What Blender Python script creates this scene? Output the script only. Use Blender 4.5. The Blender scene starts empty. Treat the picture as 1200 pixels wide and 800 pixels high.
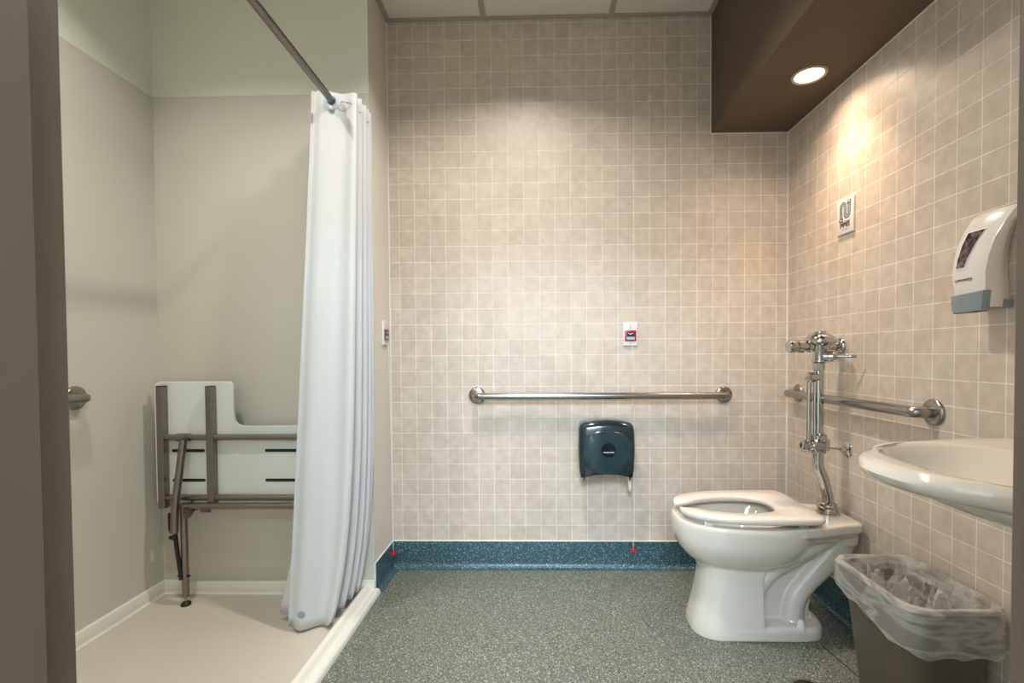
import bpy, bmesh, math, random
from mathutils import Vector, Matrix, noise
random.seed(7)
PI = math.pi
S = bpy.context.scene
COL = S.collection

# ------------------------------------------------------------------ room dimensions (metres)
XL, XR = -0.7445, 1.1891        # return wall / right wall
YB = 2.3092                     # tiled back wall
YS = 2.0613                     # shower back wall
XS = -1.7016                    # shower left wall
ZC = 2.6717                     # ceiling
ZSOF, XSOF = 2.1098, 0.8223     # soffit underside and side
ZSUR = 2.1897                   # top of the shower surround panels
ZBASE = 0.1312
T = 0.0762                      # three inch tile
YD0, YD1 = 0.34, 0.46           # door wall
YCAM = 0.0

# ------------------------------------------------------------------ materials
def nmat(name):
    m = bpy.data.materials.new(name); m.use_nodes = True
    nt = m.node_tree
    return m, nt, nt.nodes['Principled BSDF']

def srgb(r, g, b):
    f = lambda c: (c/255)/12.92 if c/255 <= .04045 else (((c/255)+.055)/1.055)**2.4
    return (f(r), f(g), f(b), 1)

def simple(name, col, rough=.5, metal=0, coat=0, spec=.5, bump=0, bscale=80, var=0, vscale=5):
    m, nt, p = nmat(name)
    p.inputs['Base Color'].default_value = col
    p.inputs['Roughness'].default_value = rough
    p.inputs['Metallic'].default_value = metal
    p.inputs['Coat Weight'].default_value = coat
    p.inputs['Specular IOR Level'].default_value = spec
    tc = nt.nodes.new('ShaderNodeTexCoord')
    if var:
        n = nt.nodes.new('ShaderNodeTexNoise'); n.inputs['Scale'].default_value = vscale
        n.inputs['Detail'].default_value = 4
        nt.links.new(tc.outputs['Object'], n.inputs['Vector'])
        r = nt.nodes.new('ShaderNodeValToRGB')
        r.color_ramp.elements[0].position = .3; r.color_ramp.elements[1].position = .7
        r.color_ramp.elements[0].color = tuple(c*(1-var) for c in col[:3])+(1,)
        r.color_ramp.elements[1].color = tuple(min(1, c*(1+var)) for c in col[:3])+(1,)
        nt.links.new(n.outputs['Fac'], r.inputs['Fac'])
        nt.links.new(r.outputs['Color'], p.inputs['Base Color'])
    if bump:
        n = nt.nodes.new('ShaderNodeTexNoise'); n.inputs['Scale'].default_value = bscale
        n.inputs['Detail'].default_value = 3
        nt.links.new(tc.outputs['Object'], n.inputs['Vector'])
        b = nt.nodes.new('ShaderNodeBump'); b.inputs['Strength'].default_value = bump
        b.inputs['Distance'].default_value = .002
        nt.links.new(n.outputs['Fac'], b.inputs['Height'])
        nt.links.new(b.outputs['Normal'], p.inputs['Normal'])
    return m

def tile_mat(name, axis, phase_u, phase_v):
    m, nt, p = nmat(name)
    N = nt.nodes.new; Lk = nt.links.new
    tc = N('ShaderNodeTexCoord'); sp = N('ShaderNodeSeparateXYZ'); cb = N('ShaderNodeCombineXYZ')
    Lk(tc.outputs['Object'], sp.inputs[0])
    def off(sock, ph):
        a = N('ShaderNodeMath'); a.operation = 'SUBTRACT'; Lk(sock, a.inputs[0]); a.inputs[1].default_value = ph
        return a.outputs[0]
    Lk(off(sp.outputs[axis], phase_u), cb.inputs[0]); Lk(off(sp.outputs['Z'], phase_v), cb.inputs[1])
    br = N('ShaderNodeTexBrick'); br.offset = 0; br.offset_frequency = 1; br.squash = 1
    br.inputs['Scale'].default_value = 1
    br.inputs['Mortar Size'].default_value = .0014
    br.inputs['Mortar Smooth'].default_value = .25
    br.inputs['Brick Width'].default_value = T; br.inputs['Row Height'].default_value = T
    br.inputs['Color1'].default_value = srgb(208, 193, 178); br.inputs['Color2'].default_value = srgb(200, 184, 169)
    br.inputs['Mortar'].default_value = srgb(236, 231, 225)
    Lk(cb.outputs[0], br.inputs['Vector'])
    nz = N('ShaderNodeTexNoise'); nz.inputs['Scale'].default_value = 28; nz.inputs['Detail'].default_value = 6
    Lk(tc.outputs['Object'], nz.inputs['Vector'])
    mx = N('ShaderNodeMix'); mx.data_type = 'RGBA'; mx.blend_type = 'MULTIPLY'; mx.inputs[0].default_value = .55
    rp = N('ShaderNodeValToRGB'); rp.color_ramp.elements[0].color = (.80, .77, .74, 1); rp.color_ramp.elements[1].color = (1.08, 1.07, 1.06, 1)
    rp.color_ramp.elements[0].position = .32; rp.color_ramp.elements[1].position = .66
    Lk(nz.outputs['Fac'], rp.inputs['Fac'])
    Lk(br.outputs['Color'], mx.inputs[6]); Lk(rp.outputs['Color'], mx.inputs[7])
    Lk(mx.outputs[2], p.inputs['Base Color'])
    inv = N('ShaderNodeMath'); inv.operation = 'SUBTRACT'; inv.inputs[0].default_value = 1; Lk(br.outputs['Fac'], inv.inputs[1])
    bp = N('ShaderNodeBump'); bp.inputs['Strength'].default_value = .6; bp.inputs['Distance'].default_value = .0012
    Lk(inv.outputs[0], bp.inputs['Height']); Lk(bp.outputs['Normal'], p.inputs['Normal'])
    rr = N('ShaderNodeMapRange'); Lk(br.outputs['Fac'], rr.inputs[0]); rr.inputs[3].default_value = .42; rr.inputs[4].default_value = .8
    Lk(rr.outputs[0], p.inputs['Roughness'])
    return m

def terrazzo(name, base, light, dark, scale=400, rough=.35, pl=.945, pd=.20):
    m, nt, p = nmat(name)
    N = nt.nodes.new; Lk = nt.links.new
    tc = N('ShaderNodeTexCoord')
    v = N('ShaderNodeTexVoronoi'); v.inputs['Scale'].default_value = scale; v.inputs['Randomness'].default_value = 1
    Lk(tc.outputs['Object'], v.inputs['Vector'])
    s = N('ShaderNodeSeparateColor'); Lk(v.outputs['Color'], s.inputs[0])
    r = N('ShaderNodeValToRGB'); cr = r.color_ramp; cr.interpolation = 'CONSTANT'
    cr.elements[0].position = 0; cr.elements[0].color = dark
    cr.elements[1].position = pd; cr.elements[1].color = base
    e = cr.elements.new(.45); e.color = tuple(c*1.22 for c in base[:3])+(1,)
    e = cr.elements.new(.70); e.color = tuple(c*.8 for c in base[:3])+(1,)
    e = cr.elements.new(pl); e.color = light
    Lk(s.outputs[0], r.inputs['Fac'])
    Lk(r.outputs['Color'], p.inputs['Base Color'])
    p.inputs['Roughness'].default_value = rough
    return m

M = {}
M['tile_back'] = tile_mat('tile_back', 'X', -.6165, .211)
M['tile_right'] = tile_mat('tile_right', 'Y', 1.9935-30*T, .211)
M['floor'] = terrazzo('floor_terrazzo', srgb(108, 112, 99), srgb(205, 203, 190), srgb(36, 42, 37))
M['cove'] = terrazzo('cove_terrazzo', srgb(50, 84, 94), srgb(160, 180, 182), srgb(16, 36, 46), pl=.94)
M['surround'] = simple('shower_surround', srgb(205, 201, 189), .34, bump=.05, bscale=150)
M['paint'] = simple('pale_paint', srgb(230, 232, 218), .6, bump=.15, bscale=300)
M['paint_ret'] = simple('beige_paint', srgb(222, 215, 204), .55, bump=.1, bscale=300)
M['pan'] = simple('shower_pan', srgb(194, 186, 172), .5, var=.03, vscale=3)
M['cream_cove'] = simple('cream_cove', srgb(216, 212, 197), .3)
M['taupe'] = simple('taupe_paint', srgb(94, 80, 68), .42, bump=.12, bscale=500)
M['soffit'] = simple('brown_soffit', srgb(96, 79, 65), .75, bump=.1, bscale=300)
M['ceil'] = simple('ceiling_tile', srgb(225, 220, 210), .9, bump=.5, bscale=400, var=.03, vscale=200)
M['grid'] = simple('ceiling_grid', srgb(170, 160, 148), .5)
M['caulk'] = simple('caulk', srgb(232, 228, 222), .5)
M['hall'] = simple('hall_paint', srgb(214, 212, 206), .6)
M['steel'] = simple('brushed_steel', (.36, .34, .32, 1), .24, metal=1, bump=.04, bscale=600)
M['steel_dark'] = simple('seat_steel', (.27, .24, .215, 1), .30, metal=1)
M['chrome'] = simple('chrome', (.52, .51, .50, 1), .08, metal=1)
M['porcelain'] = simple('porcelain', srgb(214, 205, 193), .09, coat=.6, spec=.55)
M['seat_plastic'] = simple('seat_plastic', srgb(216, 207, 196), .25)
M['white_plastic'] = simple('white_plastic', srgb(226, 218, 212), .22)
M['phenolic'] = simple('phenolic', srgb(222, 226, 222), .35)
M['black'] = simple('black_rubber', srgb(18, 18, 19), .5)
M['curtain'] = simple('curtain_vinyl', srgb(208, 209, 209), .5, bump=.15, bscale=400)
_p = M['curtain'].node_tree.nodes['Principled BSDF']
_p.inputs['Subsurface Weight'].default_value = 0
M['grommet'] = simple('grommet', srgb(205, 220, 232), .2)
M['magnet'] = simple('magnet', srgb(140, 160, 178), .4)
M['red'] = simple('red_plastic', srgb(196, 18, 16), .35)
M['crimson'] = simple('crimson_panel', srgb(160, 22, 40), .3)
M['maroon'] = simple('maroon_label', srgb(50, 10, 18), .4)
M['cyan'] = simple('cyan_label', srgb(120, 195, 215), .4)
M['cord'] = simple('cord', srgb(225, 222, 216), .7)
M['ink'] = simple('ink', srgb(38, 34, 42), .5)
M['ink_red'] = simple('ink_brown', srgb(110, 60, 52), .5)
M['ink_grey'] = simple('ink_grey', srgb(160, 180, 180), .5)
M['pipe_blue'] = simple('pipe_blue', srgb(172, 186, 192), .5)
M['ink_white'] = simple('ink_white', srgb(190, 215, 222), .5)
M['smoke'] = simple('smoke_plastic', srgb(22, 38, 42), .16, coat=.5)
M['smoke_win'] = simple('smoke_window', srgb(27, 50, 55), .2, coat=.4)
M['smoke_dark'] = simple('smoke_lens', srgb(10, 18, 32), .12)
M['paper'] = simple('tissue', srgb(236, 228, 220), .9)
M['bluegrey'] = simple('bluegrey_plastic', srgb(130, 142, 148), .35)
M['bin'] = simple('bin_plastic', srgb(92, 82, 68), .5, bump=.1, bscale=500)
M['water'] = simple('water', srgb(150, 150, 140), .02)
M['drain'] = simple('drain', srgb(58, 40, 30), .4, metal=.5)
M['seam'] = simple('seam', srgb(30, 32, 28), .7)

def window_mat():
    m, nt, p = nmat('dispenser_window')
    tc = nt.nodes.new('ShaderNodeTexCoord'); n = nt.nodes.new('ShaderNodeTexNoise'); n.inputs['Scale'].default_value = 70
    n.inputs['Detail'].default_value = 4
    r = nt.nodes.new('ShaderNodeValToRGB'); r.color_ramp.elements[0].color = srgb(52, 38, 44); r.color_ramp.elements[1].color = srgb(128, 108, 108)
    r.color_ramp.elements[0].position = .42; r.color_ramp.elements[1].position = .66
    nt.links.new(tc.outputs['Object'], n.inputs['Vector']); nt.links.new(n.outputs['Fac'], r.inputs['Fac'])
    nt.links.new(r.outputs['Color'], p.inputs['Base Color']); p.inputs['Roughness'].default_value = .12
    return m
M['window'] = window_mat()
M['trim_tan'] = simple('trim_tan', srgb(176, 158, 138), .4)
M['rod_steel'] = simple('rod_steel', (.20, .185, .175, 1), .25, metal=1)

def film_mat():
    m = bpy.data.materials.new('liner_film'); m.use_nodes = True; nt = m.node_tree; nt.nodes.clear()
    N = nt.nodes.new; Lk = nt.links.new
    out = N('ShaderNodeOutputMaterial')
    p = N('ShaderNodeBsdfPrincipled'); p.inputs['Base Color'].default_value = srgb(225, 222, 216); p.inputs['Roughness'].default_value = .2
    tl = N('ShaderNodeBsdfTranslucent'); tl.inputs['Color'].default_value = srgb(225, 222, 216)
    a = N('ShaderNodeMixShader'); a.inputs[0].default_value = .3; Lk(p.outputs[0], a.inputs[1]); Lk(tl.outputs[0], a.inputs[2])
    tr = N('ShaderNodeBsdfTransparent'); tr.inputs[0].default_value = (.92, .92, .92, 1)
    b = N('ShaderNodeMixShader')
    tc = N('ShaderNodeTexCoord'); n = N('ShaderNodeTexNoise'); n.inputs['Scale'].default_value = 24; n.inputs['Detail'].default_value = 5; n.inputs['Distortion'].default_value = 2
    mp = N('ShaderNodeMapping'); mp.inputs['Scale'].default_value = (7, 7, 26); mp.inputs['Rotation'].default_value = (.25, .15, 0)
    n.inputs['Scale'].default_value = 1; n.inputs['Distortion'].default_value = .35; n.inputs['Detail'].default_value = 6
    rg = N('ShaderNodeMath'); rg.operation = 'SUBTRACT'; rg.inputs[1].default_value = .5
    ab = N('ShaderNodeMath'); ab.operation = 'ABSOLUTE'
    Lk(tc.outputs['Object'], mp.inputs[0]); Lk(mp.outputs[0], n.inputs['Vector']); Lk(n.outputs['Fac'], rg.inputs[0]); Lk(rg.outputs[0], ab.inputs[0])
    r = N('ShaderNodeMapRange'); r.inputs[1].default_value = 0; r.inputs[2].default_value = .10; r.inputs[3].default_value = .66; r.inputs[4].default_value = .34
    Lk(ab.outputs[0], r.inputs[0]); Lk(r.outputs[0], b.inputs[0])
    Lk(tr.outputs[0], b.inputs[1]); Lk(a.outputs[0], b.inputs[2]); Lk(b.outputs[0], out.inputs[0])
    bp = N('ShaderNodeBump'); bp.inputs['Strength'].default_value = .8; bp.inputs['Distance'].default_value = .008
    Lk(ab.outputs[0], bp.inputs['Height']); Lk(bp.outputs[0], p.inputs['Normal'])
    return m
M['film'] = film_mat()

def emit(name, col, s):
    m = bpy.data.materials.new(name); m.use_nodes = True; nt = m.node_tree; nt.nodes.clear()
    o = nt.nodes.new('ShaderNodeOutputMaterial'); e = nt.nodes.new('ShaderNodeEmission')
    e.inputs[0].default_value = col; e.inputs[1].default_value = s
    nt.links.new(e.outputs[0], o.inputs[0]); return m
M['lamp_warm'] = emit('lamp_glow', (1, .93, .82, 1), 9)
M['lamp_cool'] = emit('lamp_glow_cool', (.9, .96, 1, 1), 6)

# ------------------------------------------------------------------ geometry helpers (all in world coordinates)
class G:
    """collects verts and faces for one mesh"""
    def __init__(s): s.v = []; s.f = []; s.m = []
    def add(s, vs, fs, mi=0):
        b = len(s.v); s.v += [Vector(p) for p in vs]; s.f += [tuple(i+b for i in f) for f in fs]; s.m += [mi]*len(fs); return s
    def loft(s, rings, c0=True, c1=True, closed=True, mi=0):
        n = len(rings[0]); vs = [p for r in rings for p in r]; fs = []
        for i in range(len(rings)-1):
            for j in range(n if closed else n-1):
                k = (j+1) % n
                fs.append((i*n+j, i*n+k, (i+1)*n+k, (i+1)*n+j))
        if c0: fs.append(tuple(range(n))[::-1])
        if c1: fs.append(tuple((len(rings)-1)*n+j for j in range(n)))
        return s.add(vs, fs, mi)
    def tube(s, pts, r, n=16, cap=True, mi=0):
        pts = [Vector(p) for p in pts]
        rs = r if isinstance(r, (list, tuple)) else [r]*len(pts)
        t0 = (pts[1]-pts[0]).normalized()
        up = Vector((0, 0, 1)) if abs(t0.z) < .9 else Vector((1, 0, 0))
        nrm = (up-t0*up.dot(t0)).normalized(); rings = []
        for i, p in enumerate(pts):
            if i == 0: t = t0
            elif i == len(pts)-1: t = (pts[i]-pts[i-1]).normalized()
            else: t = ((pts[i]-pts[i-1]).normalized()+(pts[i+1]-pts[i]).normalized()).normalized()
            nrm = (nrm-t*nrm.dot(t)).normalized(); bn = t.cross(nrm)
            rings.append([p+(nrm*math.cos(2*PI*k/n)+bn*math.sin(2*PI*k/n))*rs[i] for k in range(n)])
        return s.loft(rings, cap, cap, mi=mi)
    def lathe(s, o, ax, prof, n=32, mi=0, cap=True):
        """prof: (distance along ax, radius)"""
        o = Vector(o); ax = Vector(ax).normalized()
        u = Vector((0, 0, 1)) if abs(ax.z) < .9 else Vector((1, 0, 0)); u = (u-ax*u.dot(ax)).normalized(); w = ax.cross(u)
        rings = [[o+ax*d+(u*math.cos(2*PI*k/n)+w*math.sin(2*PI*k/n))*max(r, 1e-5) for k in range(n)] for d, r in prof]
        return s.loft(rings, cap, cap, mi=mi)
    def box(s, a, b, mi=0):
        x0, y0, z0 = [min(a[i], b[i]) for i in range(3)]; x1, y1, z1 = [max(a[i], b[i]) for i in range(3)]
        return s.add([(x0, y0, z0), (x1, y0, z0), (x1, y1, z0), (x0, y1, z0), (x0, y0, z1), (x1, y0, z1), (x1, y1, z1), (x0, y1, z1)],
                     [(3, 2, 1, 0), (4, 5, 6, 7), (0, 1, 5, 4), (1, 2, 6, 5), (2, 3, 7, 6), (3, 0, 4, 7)], mi)
    def prism(s, poly, d, mi=0):
        """poly: 3D points; d: extrusion vector"""
        d = Vector(d); n = len(poly); a = [Vector(p) for p in poly]; b = [p+d for p in a]
        return s.add(a+b, [tuple(range(n))[::-1], tuple(range(n, 2*n))]+[(i, (i+1) % n, n+(i+1) % n, n+i) for i in range(n)], mi)

def build(g, name, mats, parent=None, smooth=True, bevel=0, seg=3, origin=None, angle=35):
    me = bpy.data.meshes.new(name)
    if parent is not None: o0 = Vector(ROOT[parent.name])
    elif origin is not None: o0 = Vector(origin)
    else: o0 = Vector((0, 0, 0))
    me.from_pydata([tuple(p-o0) for p in g.v], [], g.f)
    if not isinstance(mats, (list, tuple)): mats = [mats]
    for m in mats: me.materials.append(m if not isinstance(m, str) else M[m])
    for p, mi in zip(me.polygons, g.m): p.material_index = mi
    bm = bmesh.new(); bm.from_mesh(me)
    bmesh.ops.recalc_face_normals(bm, faces=bm.faces)
    if bevel:
        es = [e for e in bm.edges if len(e.link_faces) == 2 and e.calc_face_angle(0) > math.radians(30)]
        bmesh.ops.bevel(bm, geom=es, offset=bevel, segments=seg, profile=.5, affect='EDGES', clamp_overlap=True)
    for f in bm.faces: f.smooth = smooth
    if smooth:
        for e in bm.edges:
            if len(e.link_faces) == 2: e.smooth = e.calc_face_angle(0) < math.radians(angle)
    bm.to_mesh(me); bm.free()
    o = bpy.data.objects.new(name, me); COL.objects.link(o)
    if parent is not None:
        o.parent = parent; ROOT[o.name] = o0
    else:
        o.location = o0; ROOT[o.name] = o0
    return o
ROOT = {}

def thing(name, label, cat, loc, group=None):
    o = bpy.data.objects.new(name, None); COL.objects.link(o); o.location = loc; o.empty_display_size = .05
    o['label'] = label; o['category'] = cat
    if group: o['group'] = group
    ROOT[o.name] = Vector(loc); return o
def tag(o, label, cat, group=None):
    o['label'] = label; o['category'] = cat
    if group: o['group'] = group
    return o
def struct(o): o['kind'] = 'structure'; return o

def fillet(pts, r, n=8):
    pts = [Vector(p) for p in pts]; out = [pts[0]]
    for i in range(1, len(pts)-1):
        a, b, c = pts[i-1], pts[i], pts[i+1]
        d1 = (a-b).normalized(); d2 = (c-b).normalized(); k = min(r, (a-b).length*.49, (c-b).length*.49)
        p, q = b+d1*k, b+d2*k
        for j in range(n+1):
            t = j/n; out.append(p*(1-t)**2+b*2*t*(1-t)+q*t*t)
    out.append(pts[-1]); return out

def spline(pts, n=8, closed=False):
    pts = [Vector(p) for p in pts]; N = len(pts); out = []
    rng = range(N if closed else N-1)
    for i in rng:
        if closed: p0, p1, p2, p3 = pts[(i-1) % N], pts[i], pts[(i+1) % N], pts[(i+2) % N]
        else: p0, p1, p2, p3 = pts[max(i-1, 0)], pts[i], pts[i+1], pts[min(i+2, N-1)]
        for j in range(n):
            t = j/n
            out.append(.5*((2*p1)+(p2-p0)*t+(2*p0-5*p1+4*p2-p3)*t*t+(3*p1-p0-3*p2+p3)*t**3))
    if not closed: out.append(pts[-1])
    return out

def rrect(x0, x1, y0, y1, r, z=0, n=6):
    out = []
    for cx, cy, a in ((x1-r, y1-r, 0), (x0+r, y1-r, 90), (x0+r, y0+r, 180), (x1-r, y0+r, 270)):
        for k in range(n+1):
            t = math.radians(a+90*k/n); out.append(Vector((cx+r*math.cos(t), cy+r*math.sin(t), z)))
    return out

def text(s, size, at, rx, ry, rz, mat, name, parent, italic=0, ext=.0003, align='CENTER', bold=0, sx=1):
    cu = bpy.data.curves.new(name, 'FONT'); cu.body = s; cu.size = size; cu.align_x = align; cu.align_y = 'CENTER'
    cu.extrude = ext; cu.shear = italic; cu.offset = bold; cu.resolution_u = 4
    tmp = bpy.data.objects.new(name, cu); COL.objects.link(tmp)
    bpy.context.view_layer.update()
    me = bpy.data.meshes.new_from_object(tmp.evaluated_get(bpy.context.evaluated_depsgraph_get()))
    bpy.data.objects.remove(tmp); bpy.data.curves.remove(cu)
    me.transform(Matrix.Translation(Vector(at)-ROOT[parent.name]) @ Matrix.Rotation(rz, 4, 'Z') @ Matrix.Rotation(ry, 4, 'Y') @ Matrix.Rotation(rx, 4, 'X') @ Matrix.Scale(sx, 4, (1, 0, 0)))
    me.materials.clear(); me.materials.append(M[mat])
    o = bpy.data.objects.new(name, me); COL.objects.link(o); o.parent = parent; ROOT[o.name] = ROOT[parent.name]; return o

# ================================================================== ROOM SHELL
TH = .1
struct(build(G().box((XL-TH, YB, 0), (XR+TH, YB+TH, ZC+.05)), 'wall_back', 'tile_back', smooth=False))
struct(build(G().box((XR, YD1, 0), (XR+TH, YB, ZC+.05)), 'wall_right', 'tile_right', smooth=False))
struct(build(G().box((XL-TH, YS, 0), (XL, YB, ZC+.05)), 'wall_return', 'paint_ret', smooth=False))
pt = .005
g = G().box((XS-TH, YS, ZSUR), (XL-TH, YS+TH, ZC+.05)).box((XL-TH, YS-.003, ZSUR), (XL, YS, ZC+.05)).box((XS, YS-pt, 0), (XL, YS, ZSUR), 1).box((XS-TH, YS, 0), (XL-TH, YS+TH, ZSUR), 1)
struct(build(g, 'wall_shower', ['paint', 'surround'], smooth=False))
g = G().box((XS-TH, YD1, ZSUR), (XS, YS, ZC+.05)).box((XS-TH, YD1, 0), (XS+pt, YS-pt, ZSUR), 1)
struct(build(g, 'wall_left', ['paint', 'surround'], smooth=False))
# door wall with its opening
JL, JR, ZH = -.479, .459, 2.10
g = G().box((XS-TH, YD0, 0), (JL-.04, YD1, ZC+.05)).box((JR+.04, YD0, 0), (XR+TH, YD1, ZC+.05)).box((JL-.04, YD0, ZH+.04), (JR+.04, YD1, ZC+.05))
struct(build(g, 'wall_front', 'paint', smooth=False))
# floor, shower floor, ceiling
struct(build(G().box((-.80, YD0-.02, -.05), (XR+TH, YB+.02, 0)).box((XS-TH, -2.3, -.05), (XR+TH+.6, YD0-.02, 0)), 'floor', 'floor', smooth=False))
struct(build(G().box((XS-TH, YD0-.01, -.05), (-.80, YS+.02, 0.001)), 'floor_shower', 'pan', smooth=False))
struct(build(G().box((XS-TH, YD0, ZC), (XR+TH, YB+.02, ZC+.06)), 'ceiling', 'ceil', smooth=False))
# hall outside the door
struct(build(G().box((XS-TH-.1, -2.4, 0), (XR+TH+.7, -2.3, ZC+.05)), 'wall_hall_back', 'hall', smooth=False))
struct(build(G().box((XS-TH-.1, -2.3, 0), (XS-TH, YD0, ZC+.05)), 'wall_hall_left', 'hall', smooth=False))
struct(build(G().box((XR+TH+.6, -2.3, 0), (XR+TH+.7, YD0, ZC+.05)).box((XR+TH, YD0, 0), (XR+TH+.7, YD1, ZC+.05)), 'wall_hall_right', 'hall', smooth=False))
struct(build(G().box((XS-TH, -2.3, ZC), (XR+TH+.6, YD0, ZC+.06)), 'ceiling_hall', 'ceil', smooth=False))

# ceiling grid: perimeter angle and tees
g = G(); w = .024
g.box((XL, YB-w, ZC-.006), (XSOF, YB, ZC-.0005))
g.box((XL, YS, ZC-.006), (XL+w, YB-w, ZC-.0005)).box((XSOF-w, YD1, ZC-.006), (XSOF, YB-w, ZC-.0005))
for x in (-.88, -.27, .342): g.box((x-w/2, YD1, ZC-.006), (x+w/2, YB-w if x > XL else YS, ZC-.0005))
for y in (1.09,): g.box((XS, y-w/2, ZC-.0055), (XSOF-w, y+w/2, ZC-.001))
struct(build(g, 'trim_1', 'grid', smooth=False, bevel=.001, seg=1))

# soffit over the toilet side
struct(build(G().box((XSOF, YD1, ZSOF), (XR, YB, ZC)), 'ceiling_soffit', 'soffit', smooth=False))
# caulk lines along the tile edges
c = .0022
g = G().box((XSOF, YB-c, ZSOF-2*c), (XR, YB, ZSOF)).box((XR-c, YD1, ZSOF-2*c), (XR, YB, ZSOF))
g.box((XR-2*c, YB-2*c, ZBASE), (XR, YB, ZSOF)).box((XL, YB-c, ZBASE), (XL+2.2*c, YB, ZC-.006)).box((XSOF-2*c, YB-c, ZSOF-2*c), (XSOF, YB, ZC-.006))
struct(build(g, 'trim_2', 'caulk', smooth=False))
# cream cove at the foot of the surround
def cove_ring(px, pz0, h, d, r):
    """profile (outwards, up) of a coved base"""
    pr = [(0, 0), (0, h), (d*.55, h), (d, h-.006), (d, r)]
    for k in range(1, 7):
        a = PI/2*k/6; pr.append((d+r*(1-math.cos(a)), r*(1-math.sin(a))))
    return pr
pr = cove_ring(0, 0, .056, .012, .012)
xa, ya = XS+pt, YS-pt
rings = [[Vector((xa+u, YD1, z)) for u, z in pr], [Vector((xa+u, ya-u, z)) for u, z in pr], [Vector((XL-.002, ya-u, z)) for u, z in pr]]
struct(build(G().loft(rings), 'baseboard_shower', 'cream_cove', angle=50))
# blue epoxy cove on return, back and right walls
pr = cove_ring(0, 0, ZBASE, .004, .03)
rings = [[Vector((XL+u, YS+.001, z)) for u, z in pr], [Vector((XL+u, YB-u, z)) for u, z in pr],
         [Vector((XR-u, YB-u, z)) for u, z in pr], [Vector((XR-u, YD1, z)) for u, z in pr]]
struct(build(G().loft(rings), 'baseboard_back', 'cove', angle=50))
e = .004
g = G().box((XL, YB-e-.001, ZBASE), (XR, YB, ZBASE+.003)).box((XL, YS, ZBASE), (XL+e+.001, YB-e, ZBASE+.003)).box((XR-e-.001, YD1, ZBASE), (XR, YB-e, ZBASE+.003))
g.box((XL-.003, YS-.006, 0.0), (XL+.003, YS+.004, ZBASE+.003))
struct(build(g, 'trim_3', 'caulk', smooth=False))
# shower threshold
prof = [(-.806, 0), (-.803, .012), (-.795, .030), (-.788, .040), (-.780, .044), (-.770, .043), (-.764, .038), (-.758, .028), (-.748, .022),
        (-.739, .020), (-.735, .0225), (-.728, .0215), (-.722, .012), (-.720, 0)]
g = G().loft([[Vector((x, YD1-.0, z)) for x, z in prof], [Vector((x, YS-.006, z)) for x, z in prof]])
g.box((-.800, YS-.014, .0), (XL+.002, YS-.005, .058))
struct(build(g, 'trim_4', 'cream_cove', angle=50))
M['cream_cove'].node_tree.nodes['Principled BSDF'].inputs['Base Color'].default_value = srgb(222, 219, 208)

# door frame: two jambs and a head, each with a stop and a rabbet
def jamb(g, x, s):   # s = direction from the opening into the wall
    pf = [(x+s*.05, YD0-.012), (x-s*.015, YD0-.012), (x-s*.015, .426), (x, .426), (x, YD1+.008), (x+s*.05, YD1+.008), (x+s*.05, YD1+.001), (x+s*.04, YD1), (x+s*.04, YD0), (x+s*.05, YD0-.001)]
    g.loft([[Vector((a, b, 0)) for a, b in pf], [Vector((a, b, ZH+.05)) for a, b in pf]])
g = G(); jamb(g, JL, -1); jamb(g, JR, 1)
g.box((JL, YD0-.012, ZH), (JR, YD1+.008, ZH+.05)).box((JL, YD0-.012, ZH-.015), (JR, .426, ZH))
struct(build(g, 'door_1', 'taupe', smooth=False, bevel=.0015, seg=2))

# floor seam and floor drain
struct(build(G().prism([(1.0, 1.70, .0004), (1.004, 1.702, .0004), (1.07, 1.20, .0004), (1.066, 1.20, .0004)], (0, 0, .0005)), 'trim_5', 'seam', smooth=False))
t = thing('floor_drain', 'brown round floor cover at the bottom edge between toilet and bin', 'drain', (.831, 1.463, 0))
g = G().lathe((.831, 1.463, 0.0002), (0, 0, 1), [(0, .050), (.004, .050), (.0055, .046), (.0055, .0)], 36); build(g, 'cover', 'drain', t)
for a in (0, PI): build(G().lathe((.831+.03*math.cos(a), 1.463+.03*math.sin(a), .0055), (0, 0, 1), [(0, .005), (.001, .004), (.001, 0)], 12), 'screw', 'steel', t)

# ================================================================== TOILET
YT = 1.83
def egg(xf, xr, hw, z, p=2.25, n=72, yc=YT, rp=3.0, bias=.12):
    """plan ring: elongated front at xf, squarer rear at xr"""
    cx = (xf+xr)/2+(xr-xf)*bias; out = []
    for k in range(n):
        a = 2*PI*k/n; ca, sa = math.cos(a), math.sin(a)
        ex = 2/(rp if ca > 0 else p)
        L = (xr-cx) if ca > 0 else (cx-xf)
        out.append(Vector((cx+L*math.copysign(abs(ca)**ex, ca), yc+hw*math.copysign(abs(sa)**(2/(rp*.5+p*.5)), sa), z)))
    return out
t = thing('toilet', 'white floor-standing toilet with an open-front seat and no tank', 'toilet', (.80, YT, 0))
g = G()
# bowl with its cavity
outer = [(.60, .84, .085, .235), (.585, .90, .105, .262), (.553, .945, .138, .288), (.528, .965, .158, .318), (.513, .985, .172, .350), (.507, 1.0, .178, .385), (.507, 1.0, .180, .418), (.513, .998, .176, .432)]
inner = [(.545, .93, .138, .432), (.552, .90, .130, .40), (.575, .87, .112, .35), (.62, .83, .088, .30), (.68, .80, .055, .265)]
def dense(spec, k=5):
    P = [Vector(q) for q in spec]; out = []
    for i in range(len(P)-1):
        p0, p1, p2, p3 = P[max(i-1, 0)], P[i], P[i+1], P[min(i+2, len(P)-1)]
        for j in range(k):
            u = j/k; out.append(.5*((2*p1)+(p2-p0)*u+(2*p0-5*p1+4*p2-p3)*u*u+(3*p1-p0-3*p2+p3)*u**3))
    return out+[P[-1]]
rings = [egg(a, b, h, z) for a, b, h, z in dense(outer)]+[egg(a, b, h, z) for a, b, h, z in dense(inner)]
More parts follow.
